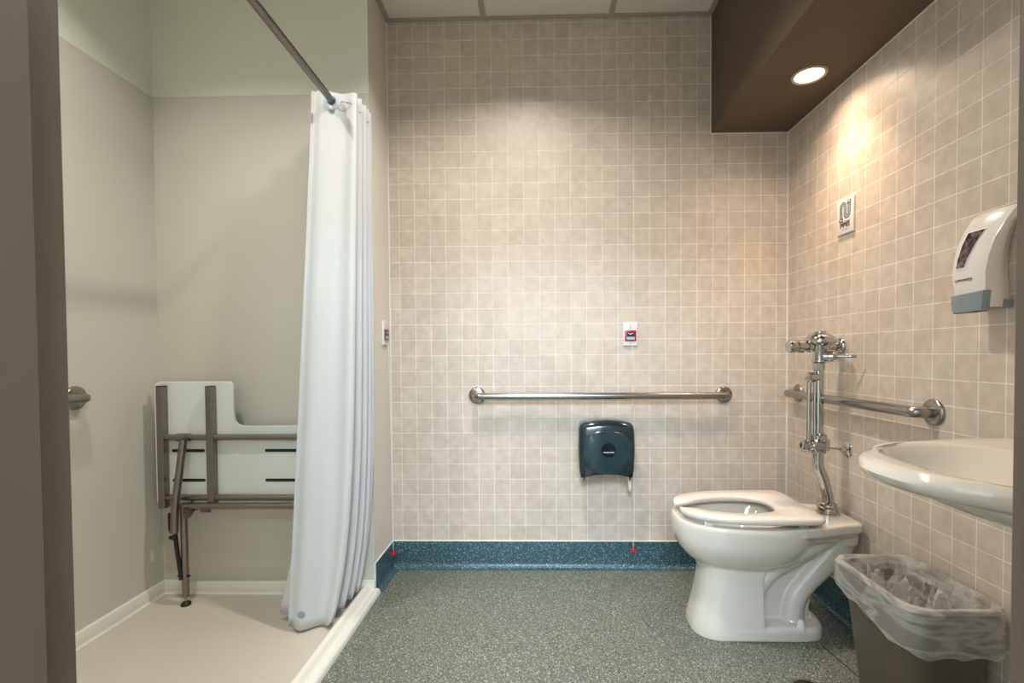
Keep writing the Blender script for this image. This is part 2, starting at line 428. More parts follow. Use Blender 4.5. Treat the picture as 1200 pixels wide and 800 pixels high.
g.loft(rings)
# rim skirt and rear deck
dk = [(1.0, .165), (1.06, .135), (1.11, .118), (1.165, .110)]
def deck(z, s, x0=.80, xe=1.168):
    pts = [(x0, .17*s), (.90, .172*s), (.98, .160*s), (1.05, .138*s), (1.11, .120*s), (xe-.012, .112*s), (xe, .100*s)]
    return [Vector((x, YT-h, z)) for x, h in pts]+[Vector((x, YT+h, z)) for x, h in pts[::-1]]
g.loft([deck(.352, .62, .93, 1.13), deck(.378, .86, .93, 1.15), deck(.402, 1, .93), deck(.428, 1, .93), deck(.433, .97, .93, 1.162)])
# rear block dropping behind the deck
g.loft([rrect(1.105, 1.155, YT-.075, YT+.075, .02, .325), rrect(1.10, 1.166, YT-.09, YT+.09, .02, .345), rrect(1.09, 1.166, YT-.10, YT+.10, .02, .41)])
# pedestal
ped = [(.563, .815, .118, .0), (.566, .815, .116, .03), (.580, .815, .108, .09), (.594, .815, .101, .15), (.603, .815, .096, .21), (.606, .83, .095, .26), (.60, .86, .10, .29)]
def ped_ring(xf, xr, hw, z):
    out = []
    for k in range(25):
        a = PI/2+PI*k/24
        out.append(Vector((xf+.13+.13*math.copysign(abs(math.cos(a))**.75, math.cos(a)), YT+hw*math.copysign(abs(math.sin(a))**.75, math.sin(a)), z)))
    out += [Vector((xr-.004, YT-hw, z)), Vector((xr, YT-hw+.006, z)), Vector((xr, YT+hw-.006, z)), Vector((xr-.004, YT+hw, z))]
    return out
g.loft([ped_ring(*p) for p in ped])
# foot plate
def foot(z, s):
    out = [Vector((.70, YT+.116*s, z)), Vector((.70, YT-.116*s, z))]
    for k in range(17):
        a = -PI/2+PI*k/16
        out.append(Vector((.955+.095*s*math.copysign(abs(math.cos(a))**.7, math.cos(a)), YT+.116*s*math.copysign(abs(math.sin(a))**.7, math.sin(a)), z)))
    return out
g.loft([foot(0, 1), foot(.035, 1), foot(.046, .96), foot(.05, .90)])
# web joining pedestal, trapway and the bowl
g.prism([(.78, YT-.045, .03), (.93, YT-.045, .04), (1.0, YT-.045, .04), (1.02, YT-.045, .18), (1.13, YT-.045, .30), (1.13, YT-.045, .40), (.90, YT-.045, .42), (.78, YT-.045, .30)], (0, .09, 0))
# trapway: down from the rear deck, then vertical into the foot, plus the upper loop hugging the bowl
tp = spline([(1.14, YT-.02, .36), (1.105, YT-.025, .305), (1.03, YT-.03, .225), (.965, YT-.035, .150), (.945, YT-.035, .09), (.945, YT-.035, .03)], 8)
g.tube(tp, [.062-.018*min(1, i/20) for i in range(len(tp))], 20)
tp = spline([(.80, YT-.045, .09), (.822, YT-.045, .17), (.86, YT-.052, .235), (.92, YT-.060, .285), (1.0, YT-.058, .335), (1.07, YT-.04, .365)], 8)
g.tube(tp, [.022+.022*i/len(tp) for i in range(len(tp))], 20)
tp = spline([(.79, YT-.03, .20), (.85, YT-.045, .275), (.92, YT-.060, .325), (1.0, YT-.055, .36), (1.06, YT-.04, .38)], 8)
g.tube(tp, [.024+.014*i/len(tp) for i in range(len(tp))], 20)
# rear web foot behind the pipe
g.prism([(.95, YT-.03, .03), (1.035, YT-.05, .03), (1.0, YT-.03, .10), (.975, YT-.03, .17), (.95, YT-.03, .17)], (0, .07, 0))
bowl = build(g, 'bowl', 'porcelain', t)
md = bowl.modifiers.new('remesh', 'REMESH'); md.mode = 'VOXEL'; md.voxel_size = .0036; md.use_smooth_shade = True
md = bowl.modifiers.new('smooth', 'SMOOTH'); md.factor = .55; md.iterations = 9
# water in the bowl
build(G().loft([egg(.60, .85, .098, .318), egg(.60, .85, .098, .3185)]), 'water', 'water', t)
# seat (open front)
out_l = [(.520, .034), (.524, .062), (.545, .100), (.60, .142), (.68, .168), (.77, .178), (.86, .180), (.93, .180), (.972, .178), (.992, .168), (1.0, .145), (1.001, .10), (1.001, .05), (1.001, 0)]
in_l = [(.520, .034), (.535, .028), (.575, .036), (.63, .072), (.70, .094), (.77, .100), (.83, .088), (.868, .058), (.880, .025), (.882, 0)]
def seatcurve(pts, n): 
    sp = spline([(a, b, 0) for a, b in pts], 10); L = [0]
    for i in range(1, len(sp)): L.append(L[-1]+(sp[i]-sp[i-1]).length)
    out = []
    for k in range(n):
        s_ = L[-1]*k/(n-1); i = max(j for j in range(len(L)) if L[j] <= s_+1e-9); i = min(i, len(sp)-2)
        f = (s_-L[i])/max(L[i+1]-L[i], 1e-9); out.append(sp[i].lerp(sp[i+1], f))
    return out
NS = 36
ho, hi = seatcurve(out_l, NS), seatcurve(in_l, NS)
def full(h): return [Vector((p.x, YT-p.y, 0)) for p in h]+[Vector((p.x, YT+p.y, 0)) for p in h[::-1][1:]]
fo, fi = full(ho), full(hi)
zs0, zs1 = .450, .473
rings = []
for i in range(len(fo)):
    a, b = fo[i], fi[i]; w_ = (b-a); L = max(w_.length, 1e-5); d = w_/L
    ee = min(.006, L*.3)
    if L < .004: ee = 0
    prof = []
    for u, z in ((ee, zs0), (0, zs0+.005), (0, zs1-.009), (ee*.4, zs1-.004), (ee*1.3, zs1), (L*.5, zs1-.001), (L-ee*1.3, zs1-.003), (L-ee*.3, zs1-.007), (L, zs0+.009), (L-ee, zs0)):
        q = a+d*u; prof.append(Vector((q.x, q.y, z)))
    rings.append(prof)
st = build(G().loft(rings), 'seat', 'seat_plastic', t, angle=60)
for sx, sy in ((.60, -.12), (.60, .12), (.93, -.14), (.93, .14)): build(G().box((sx-.015, YT+sy-.006, .430), (sx+.015, YT+sy+.006, .451)), 'seat_bumper', 'seat_plastic', st, bevel=.002)
g = G().box((.955, YT-.10, .431), (1.0, YT-.05, .452)).box((.955, YT+.05, .431), (1.0, YT+.10, .452)).tube([(1.0, YT-.11, .452), (1.0, YT+.11, .452)], .009, 12)
build(g, 'hinge', 'seat_plastic', t, bevel=.003)
for s_ in (-1, 1):
    g = G().lathe((.944, YT+s_*.103, .040), (0, 0, 1), [(0, .016), (.012, .016), (.030, .0125), (.037, .007), (.039, 0)], 20)
    build(g, 'bolt_cap', 'white_plastic', t)

# ================================================================== FLUSH VALVE
VX, VY = 1.062, 1.83
t = thing('flush_valve', 'chrome exposed flush valve with side tube above the toilet', 'flush valve', (1.10, VY, .4335))
g = G()
# cover dome and upper body
g.lathe((VX+.004, VY, 1.018), (0, 0, 1), [(-.004, .021), (0, .028), (.010, .028), (.012, .025), (.036, .025), (.050, .030), (.062, .033), (.070, .047), (.077, .0525), (.085, .0525), (.095, .048), (.104, .038), (.108, .024), (.110, .022), (.116, .022), (.118, .017), (.118, 0)], 40)
build(g, 'valve_body', 'chrome', t)
g = G()   # control stop to the left with its cap
g.tube([(VX+.01, VY, 1.078), (VX-.055, VY+.004, 1.078)], .017, 24)
g.lathe((VX-.03, VY+.002, 1.078), (-1, .02, 0), [(0, .018), (.004, .024), (.012, .024), (.014, .018), (.028, .018), (.030, .026), (.050, .026), (.053, .020), (.056, .020), (.060, .0235), (.078, .0245), (.084, .022), (.086, .016), (.086, 0)], 28)
build(g, 'control_stop', 'chrome', t)
g = G()   # supply to the wall with flange
g.tube(fillet([(VX+.01, VY-.004, 1.078), (VX+.05, VY+.03, 1.078), (XR-.01, VY+.07, 1.078)], .02), .016, 20)
g.lathe((XR, VY+.07, 1.078), (-1, 0, 0), [(0, .034), (.004, .034), (.012, .030), (.018, .021), (.030, .020), (.032, .0), ], 32)
build(g, 'supply_pipe', 'chrome', t)
g = G()   # handle pointing right towards the room
d = Vector((.80, -.60, 0)).normalized(); o = Vector((VX+.006, VY-.022, 1.040))
g.lathe(o, d, [(0, .018), (.014, .0175), (.016, .0205), (.032, .0205), (.034, .015), (.042, .012), (.045, 0)], 24)
g.tube([o+d*.040, o+d*.075, o+d*.098, o+d*.104], [.0075, .0055, .0065, .003], 16)
build(g, 'handle', 'chrome', t)
g = G()   # vacuum breaker tube with nuts
g.tube([(VX, VY, 1.02), (VX, VY, .73)], .0178, 28)
g.lathe((VX, VY, .985), (0, 0, 1), [(0, .018), (.003, .022), (.028, .022), (.031, .019), (.036, .018)], 8)
build(g, 'flush_tube', 'chrome', t)
g = G()   # side spray tube with its round cap
g.tube([(VX-.044, VY-.014, .955), (VX-.044, VY-.014, .70)], .0085, 16)
build(g, 'side_tube', 'chrome', t)
g = G().tube([(VX-.024, VY-.018, .958), (VX-.024, VY-.018, .715)], .006, 14)
build(g, 'return_tube', 'chrome', t)
dd = Vector((-.93, -.36, 0)).normalized()
g = G().tube([Vector((VX, VY-.005, .960)), Vector((VX, VY-.005, .960))+dd*.055], .0135, 20)
g.lathe(Vector((VX, VY-.005, .960))+dd*.034, dd, [(0, .014), (.002, .0195), (.020, .0195), (.024, .016), (.025, .005), (.023, .004), (.023, 0)], 24)
build(g, 'breaker_cap', 'chrome', t)
g = G()   # lower diverter body
zb = .700
g.lathe((VX, VY, zb-.034), (0, 0, 1), [(0, .020), (.002, .027), (.011, .027), (.013, .021), (.018, .029), (.050, .029), (.056, .021), (.058, .029), (.072, .029), (.076, .022), (.080, .018)], 24)
d = Vector((-.93, -.36, 0)).normalized(); o = Vector((VX, VY, zb))
g.lathe(o, d, [(0, .018), (.040, .018), (.042, .015), (.058, .015), (.060, .0225), (.070, .0225), (.076, .018), (.078, .010), (.078, 0)], 28)
f = Vector((-.28, -.96, 0)).normalized()
g.lathe(o, f, [(0, .027), (.032, .027), (.036, .023), (.037, .015), (.035, .014), (.035, 0)], 28)
g.box((VX+.004, VY-.022, zb-.020), (VX+.032, VY+.018, zb+.022))
build(g, 'diverter', 'chrome', t, bevel=0)
g = G()   # offset tube down to the spud
SX = 1.100
g.tube(spline([(VX, VY, zb-.028), (VX, VY, .640), (VX+.004, VY, .610), (VX+.022, VY, .562), (SX-.004, VY, .515), (SX, VY, .49), (SX, VY, .45)], 6), .0195, 24)
build(g, 'offset_tube', 'chrome', t)
g = G().lathe((SX, VY, .4335), (0, 0, 1), [(0, .040), (.006, .040), (.009, .034), (.013, .034), (.016, .037), (.026, .037), (.030, .030), (.034, .031), (.040, .031), (.044, .024), (.047, .019), (.047, 0)], 32)
build(g, 'spud_coupling', 'chrome', t)
g = G()   # brace rod to the wall
g.tube([(VX+.015, VY+.005, .690), (XR-.02, VY+.024, .676)], .0045, 12)
g.lathe((XR, VY+.025, .675), (-1, 0, 0), [(0, .030), (.003, .030), (.006, .027), (.010, .012), (.026, .010), (.028, .006), (.028, 0)], 28)
for a in (PI/2, -PI/2, PI, 0): g.lathe((XR-.004, VY+.025+.019*math.cos(a), .675+.019*math.sin(a)), (-1, 0, 0), [(0, .0035), (.003, .003), (.003, 0)], 10)
build(g, 'wall_bracket', 'chrome', t)

# ================================================================== GRAB BARS
def grab_bar(label, p0, p1, nrm, off, r, fr, elbow=.035):
    """p0,p1 flange centres on the wall; the bar runs between, bending into each flange"""
    p0, p1, n_ = Vector(p0), Vector(p1), Vector(nrm)
    t = thing('grab_bar', label, 'grab bar', (p0+p1)/2, 'steel grab bars')
    path = fillet([p0+n_*.004, p0+n_*off, p1+n_*off, p1+n_*.004], elbow, 10)
    build(G().tube(path, r, 24), 'bar', 'steel', t)
    for p in (p0, p1):
        g = G().lathe(p, n_, [(0, fr), (.003, fr), (.008, fr*.93), (.011, fr*.80), (.012, r), (.012, 0)], 36); build(g, 'flange', 'steel', t)
    return t
grab_bar('long steel grab bar on the tiled back wall', (-.318, YB, .853), (.885, YB, .852), (0, -1, 0), .060, .0165, .041)
grab_bar('steel grab bar on the right wall behind the flush valve', (XR, 2.205, .866), (XR, 1.451, .872), (-1, 0, 0), .058, .0175, .041)
grab_bar('steel grab bar on the left shower wall, cut off by the door frame', (XS+pt-.001, .90, .907), (XS+pt-.001, 1.676, .907), (1, 0, 0), .048, .0175, .044)

# ================================================================== TOILET PAPER DISPENSER
cx, cz = .301, .612
t = thing('paper_dispenser', 'dark translucent toilet paper dispenser under the long grab bar', 'toilet paper dispenser', (cx, YB, cz-.13))
hw, hh = .134, .134
def tp_ring(y, s, dz=0):
    out = []
    pts = [(-.122, -.134), (-.128, -.10), (-.132, 0), (-.129, .09), (-.122, .112), (-.104, .122), (-.05, .131), (0, .134), (.05, .131), (.104, .122), (.122, .112), (.129, .09), (.132, 0), (.128, -.10), (.122, -.134), (.06, -.122), (0, -.118), (-.06, -.122)]
    for x, z in pts: out.append(Vector((cx+x*s, y, cz+z*s+dz)))
    return out
g = G().loft([tp_ring(YB, .97), tp_ring(YB-.05, .985), tp_ring(YB-.100, 1.0), tp_ring(YB-.118, .985, -.003), tp_ring(YB-.128, .93, -.007), tp_ring(YB-.134, .80, -.008), tp_ring(YB-.137, .55), tp_ring(YB-.138, .2)])
build(g, 'cover', 'smoke', t, angle=40)
def dome_y(x, z):   # front of the cover at this offset
    s = max(abs(x)/.131, abs(z)/.131)
    tab = [(0, .138), (.2, .138), (.55, .137), (.80, .134), (.93, .128), (.985, .118), (1, .1)]
    for (a, b), (c_, d_) in zip(tab, tab[1:]):
        if s <= c_: return YB-(b+(d_-b)*(s-a)/(c_-a))
    return YB-.1
# rounded see-through window, slightly proud
rw = []
def win(s, y): 
    out = []
    for k in range(40):
        a = 2*PI*k/40; x = .116*s*math.copysign(abs(math.cos(a))**.8, math.cos(a)); z = .104*s*math.copysign(abs(math.sin(a))**.8, math.sin(a))-.014
        out.append(Vector((cx+x, (YB-.1385-.0012) if y is None else y, cz+z)))
    return out
build(G().loft([win(1.0, YB-.125), win(.985, YB-.1335), win(.93, YB-.1385), win(.6, YB-.1405), win(.1, YB-.141)]), 'roll_window', 'smoke_win', t)
disc = build(G().lathe((cx+.004, YB-.138, cz-.002), (0, -1, 0), [(0, .034), (.0035, .034), (.005, .032), (.0055, 0)], 40), 'lock_disc', 'smoke_dark', t)
text('Kimberly-Clark', .0078, (cx+.006, YB-.1440, cz-.012), PI/2, 0, 0, 'ink_white', 'logo', disc, italic=.2, bold=.0003)
for x in (-.105, .108): build(G().prism([(cx+x-.004, YB-.10, cz-.125), (cx+x+.004, YB-.10, cz-.125), (cx+x+.002, YB-.10, cz-.147), (cx+x-.003, YB-.10, cz-.147)], (0, -.02, 0)), 'bottom_tab', 'smoke', t)
# loose strip of paper
pp = [(.108, -.118), (.110, -.150), (.113, -.185), (.115, -.212)]
g = G()
ra = [Vector((cx+x-.006, YB-.07-.003*math.sin(i*1.7), cz+z)) for i, (x, z) in enumerate(pp)]
rb = [Vector((cx+x+.007, YB-.074+.003*math.sin(i*1.3), cz+z-.004)) for i, (x, z) in enumerate(pp)]
rc = [Vector((cx+x+.014, YB-.066, cz+z-.002)) for i, (x, z) in enumerate(pp)]
n_ = len(pp)
g.add(ra+rb+rc, [(i, i+1, n_+i+1, n_+i) for i in range(n_-1)]+[(n_+i, n_+i+1, 2*n_+i+1, 2*n_+i) for i in range(n_-1)])
o = build(g, 'paper_strip', 'paper', t); o.modifiers.new('solid', 'SOLIDIFY').thickness = .0006

# ================================================================== EMERGENCY PULL CORDS
def pull_alarm(label, c, n_, u, zred, cordu=0.008, out=.03):
    """c centre on wall, n_ wall normal, u horizontal along the wall"""
    c, n_, u = Vector(c), Vector(n_), Vector(u); z = Vector((0, 0, 1))
    t = thing('pull_cord_alarm', label, 'emergency alarm', c, 'pull cord alarms')
    def plate(hw, z0, z1, d0, d1, name, mat, bev=.0, par=None):
        a = [c+u*(-hw)+z*z0+n_*d0, c+u*hw+z*z0+n_*d0, c+u*hw+z*z1+n_*d0, c-u*hw+z*z1+n_*d0]
        return build(G().prism(a, n_*(d1-d0)), name, mat, par or t, bevel=bev)
    wp = plate(.035, -.057, .057, 0, .010, 'wall_plate', 'white_plastic', .003)
    rp_ = plate(.0275, -.034, .018, .010, .014, 'red_panel', 'crimson', .001)
    plate(.017, -.012, .010, .014, .0146, 'label_field', 'maroon', par=rp_)
    plate(.019, -.027, -.014, .014, .0148, 'label_strip', 'cyan', par=rp_)
    q = n_*.0152
    build(G().prism([c+u*-.015+z*.007+q, c+u*-.010+z*.002+q, c+z*-.003+q, c+u*.010+z*.002+q, c+u*.015+z*.007+q, c+u*.006+z*.004+q, c+z*.002+q, c+u*-.006+z*.004+q], n_*.0003), 'symbol', 'ink_white', rp_)
    for dz in (.043, .031, -.043): build(G().lathe(c+z*dz+n_*.010, n_, [(0, .0028), (.0012, .0022), (.0012, 0)], 12), 'screw', 'ink', wp)
    build(G().box(c+u*-.012+z*.022+n_*.010, c+u*.012+z*.025+n_*.0106), 'legend', 'cyan', t)
    a = c+u*cordu+z*-.045+n_*.010; b = Vector((a.x, a.y, zred))+n_*(out-.010)
    build(G().tube([a, a.lerp(b, .15)+n_*.002, b], .0014, 8), 'cord', 'cord', t)
    build(G().lathe(b, (0, 0, -1), [(0, .003), (.004, .0045), (.009, .006), (.017, .010), (.024, .011), (.027, .009), (.028, 0)], 20), 'pull_knob', 'red', t)
pull_alarm('red and white pull cord alarm on the tiled back wall', (.432, YB, 1.148), (0, -1, 0), (1, 0, 0), .118)
pull_alarm('red and white pull cord alarm on the narrow wall beside the curtain', (XL, 2.222, 1.158), (1, 0, 0), (0, 1, 0), .112, cordu=.028, out=.022)

# ================================================================== PIPES SIGN
Y0, Y1, Z0, Z1 = 1.819, 1.919, 1.516, 1.650
t = thing('wall_sign', 'small white sign with pipe drawing reading PIPES', 'sign', (XR, (Y0+Y1)/2, (Z0+Z1)/2))
bd = build(G().box((XR-.007, Y0, Z0), (XR, Y1, Z1)), 'board', 'white_plastic', t, bevel=.001)
yc_ = (Y0+Y1)/2; xs = XR-.0074
def SP(a, b): return Vector((xs, yc_-a, Z0+b))    # a to the viewer's right, b up
cl = [(-.024, .058), (-.024, .104)]+[(-.012-.012*math.cos(PI*k/10), .104+.012*math.sin(PI*k/10)) for k in range(1, 10)]+[(0, .104), (0, .076)]+[(.012-.012*math.cos(PI*k/10), .076-.012*math.sin(PI*k/10)) for k in range(1, 10)]+[(.024, .076), (.024, .114)]
def ribbon(cl, w, dx, mat, name):
    L, Rr = [], []
    for i, (a, b) in enumerate(cl):
        p = Vector(cl[max(i-1, 0)]); q = Vector(cl[min(i+1, len(cl)-1)]); d = (q-p).normalized(); nn = Vector((-d.y, d.x))
        L.append(SP(a+nn.x*w, b+nn.y*w)+Vector((-dx, 0, 0))); Rr.append(SP(a-nn.x*w, b-nn.y*w)+Vector((-dx, 0, 0)))
    n = len(cl); build(G().add(L+Rr, [(i, i+1, n+i+1, n+i) for i in range(n-1)]), name, mat, bd, smooth=False)
ribbon(cl, .0084, 0, 'ink', 'pipe_outline'); ribbon(cl, .0048, .0003, 'pipe_blue', 'pipe_fill')
ribbon(cl, .0012, .0005, 'ink', 'pipe_flow')
for (a, b) in ((-.024, .055), (.024, .117)):
    build(G().box(SP(a-.012, b-.0055), SP(a+.012, b+.0055)+Vector((-.0005, 0, 0))), 'pipe_end', 'ink', bd)
    build(G().box(SP(a-.009, b-.0022), SP(a+.009, b+.0022)+Vector((-.0009, 0, 0))), 'pipe_end_fill', 'white_plastic', bd)
text('PIPES', .0245, (xs-.0004, yc_, Z0+.033), PI/2, 0, -PI/2, 'ink', 'word', bd, bold=.0004, sx=1.06)
g = G(); k = -.030
for w_ in (.006, .009, .004, .008, .006, .010, .007):
    g.box(SP(k, .0455), SP(min(k+w_, .030), .0475)+Vector((-.0003, 0, 0))); k += w_+.0016
build(g, 'fine_print', 'ink_red', bd, smooth=False)
g = G()
for (a, b, z_) in ((-.018, .018, .018), (-.014, .014, .0135)): g.box(SP(a, z_), SP(b, z_+.0018)+Vector((-.0003, 0, 0)))
build(g, 'footer_print', 'ink_grey', bd, smooth=False)

# ================================================================== SOAP DISPENSER
t = thing('soap_dispenser', 'white wall soap dispenser with dark window and blue-grey foot', 'soap dispenser', (XR, 1.22, 1.15))
DY, DZ = .028, .016
dz = [(z+DZ, x, a+DY, b+DY, c+DY) for z, x, a, b, c in [(1.152, 1.114, 1.258, 1.176, 1.196), (1.160, 1.106, 1.260, 1.172, 1.196), (1.20, 1.100, 1.264, 1.168, 1.196), (1.24, 1.098, 1.266, 1.166, 1.200), (1.28, 1.102, 1.267, 1.162, 1.203), (1.32, 1.112, 1.268, 1.157, 1.196),
      (1.36, 1.130, 1.268, 1.150, 1.182), (1.385, 1.146, 1.268, 1.146, 1.170), (1.400, 1.158, 1.266, 1.144, 1.160), (1.405, 1.172, 1.262, 1.150, 1.158)]]
def dr(z, xf, yf, yn, yw, xb=XR-.002):
    xm = xf+(xb-xf)*.40
    return [Vector(p) for p in ((xb, yf, z), (xf+.012, yf, z), (xf+.003, yf-.003, z), (xf, yf-.010, z), (xf-.002, (yf+yn)/2, z), (xf, yn+.006, z), (xf+.002, yn+.001, z), (xf+.008, yn+.001, z),
                                     (xm, yn+(yw-yn)*.15-.003, z), (xb-.02, yn+(yw-yn)*.7, z), (xb, yw, z))]
sb = build(G().loft([dr(*a) for a in dz]), 'body', 'white_plastic', t, angle=50)
# blue-grey push foot
fz = [(z+DZ, x, a+DY, b+DY, c+DY) for z, x, a, b, c in [(1.140, 1.106, 1.264, 1.176, 1.19), (1.143, 1.101, 1.265, 1.172, 1.19), (1.160, 1.099, 1.266, 1.170, 1.19), (1.186, 1.0985, 1.267, 1.167, 1.19)]]
def fr_(z, xf, yf, yn, yw):
    r = dr(z, xf-.0015, yf+.001, yn-.0015, yn-.001, xb=1.114); 
    if z > 1.18+DZ:
        for i, p in enumerate(r): p.z += .006*(1-(p.y-1.17-DY)/.097)
    return r
build(G().loft([fr_(*a) for a in fz]), 'push_foot', 'bluegrey', t, angle=50)
build(G().box((1.118, 1.185+DY, 1.150+DZ), (XR-.001, 1.245+DY, 1.172+DZ)), 'back_plate', 'bluegrey', t, bevel=.004)
def front_x(z):
    for a, b in zip(dz, dz[1:]):
        if a[0] <= z <= b[0]:
            return a[1]+(b[1]-a[1])*(z-a[0])/(b[0]-a[0])
    return dz[0][1]
# window tapering down, following the curved front
def winpts(grow, off):
    rows = []
    for i in range(9):
        z = DZ+1.258+grow*-1+(1.350-1.258+2*grow)*i/8; f = i/8
        ya = DY+1.2465-.006*f+grow; yb = DY+1.2235-.030*f-grow
        rows.append([Vector((front_x(z)-.0022-off, ya, z)), Vector((front_x(z)-.0022-off, yb, z))])
    return rows
for gw, of, nm, mt in ((.0035, .0004, 'window_frame', 'caulk'), (0, .0012, 'window', 'window')):
    rows = winpts(gw, of); vs = [p for r in rows for p in r]
    o = build(G().add(vs, [(2*i, 2*i+1, 2*i+3, 2*i+2) for i in range(8)]), nm, mt, sb)
text('symmetry', .0125, (front_x(1.226+DZ)-.0034, 1.224+DY, 1.226+DZ), PI/2, 0, -PI/2, 'ink', 'logo', sb, italic=.2)

# ================================================================== SINK
t = thing('wall_sink', 'white wall-hung basin at right, half hidden by the door frame', 'sink', (XR, .93, .83))
SXC, SYC, SHX, SHY = 1.17, .925, .535, .285
def sring(front, hy, z, xb=XR-.002, yc=SYC, n=40, p=2.5):
    out = []
    for k in range(n+1):
        a = PI/2+PI*k/n
        out.append(Vector((xb-(xb-front)*abs(math.cos(a))**(2/p), yc+hy*math.copysign(abs(math.sin(a))**(2/p), math.sin(a)), z)))
    return out
SHP = 2.2
rings = [sring(f_, h_, z_, p=SHP) for f_, h_, z_ in ((1.07, .06, .715), (1.03, .09, .722), (.975, .13, .732), (.91, .165, .744), (.84, .20, .758), (.775, .230, .773), (.715, .256, .786), (.680, .271, .796), (.660, .280, .808), (.652, .283, .820), (.656, .281, .832), (.666, .277, .838), (.680, .271, .840))]
def iring(x0, x1, hy, z, n=40, p=2.2):
    cx = (x0+x1)/2; out = []
    for k in range(n+1):
        a = PI/2+PI*k/n; ca = math.cos(a)
        out.append(Vector((x0+(x1-x0)*(1-abs(ca)**(2/p)), SYC+hy*math.copysign(abs(math.sin(a))**(2/p), math.sin(a)), z)))
    return out
g = G()
g.loft(rings, True, False, closed=True)
# deck and bowl: closed rings (front arc plus a straight back)
bk = .16
def closed(arc, xb):   # arc points then a straight back edge point row
    a = [p.copy() for p in arc]; return a
deck_o = sring(.680, .271, .840, p=SHP)
bowl_r = [(.710, 1.06, .224, .8405), (.722, 1.05, .216, .838), (.730, 1.04, .209, .831), (.742, 1.02, .20, .812), (.760, .99, .186, .785), (.79, .955, .155, .757), (.83, .93, .11, .740), (.86, .91, .05, .735)]
def bring(x0, x1, hy, z):
    # map the 41 arc samples on a full oval: arc goes around front; ends meet the back
    out = []; n = 40; cx = x0+(x1-x0)*.55
    for k in range(n+1):
        a = math.radians(60)+math.radians(240)*k/n; ca, sa = math.cos(a), math.sin(a)
        L = (x1-cx) if ca > 0 else (cx-x0)
        out.append(Vector((cx+L*math.copysign(abs(ca)**.85, ca), SYC+hy*math.copysign(abs(sa)**.85, sa), z)))
    return out
def oval(x0, x1, hy, z):
    cx, out = (x0+x1)/2, []
    for k in range(41):
        a = math.radians(22+316*k/40)
        ca, sa = math.cos(a), math.sin(a)
        out.append(Vector((cx+(x1-x0)/2*math.copysign(abs(ca)**.9, ca), SYC+hy*math.copysign(abs(sa)**.9, sa), z)))
    return out
g.loft([deck_o]+[oval(*b) for b in bowl_r], False, True, closed=True)
build(g, 'basin', 'porcelain', t, angle=50)
g = G().lathe((.885, SYC, .7352), (0, 0, 1), [(0, .024), (.002, .024), (.003, .018), (.001, .014), (.001, 0)], 24)
build(g, 'drain_ring', 'chrome', t)

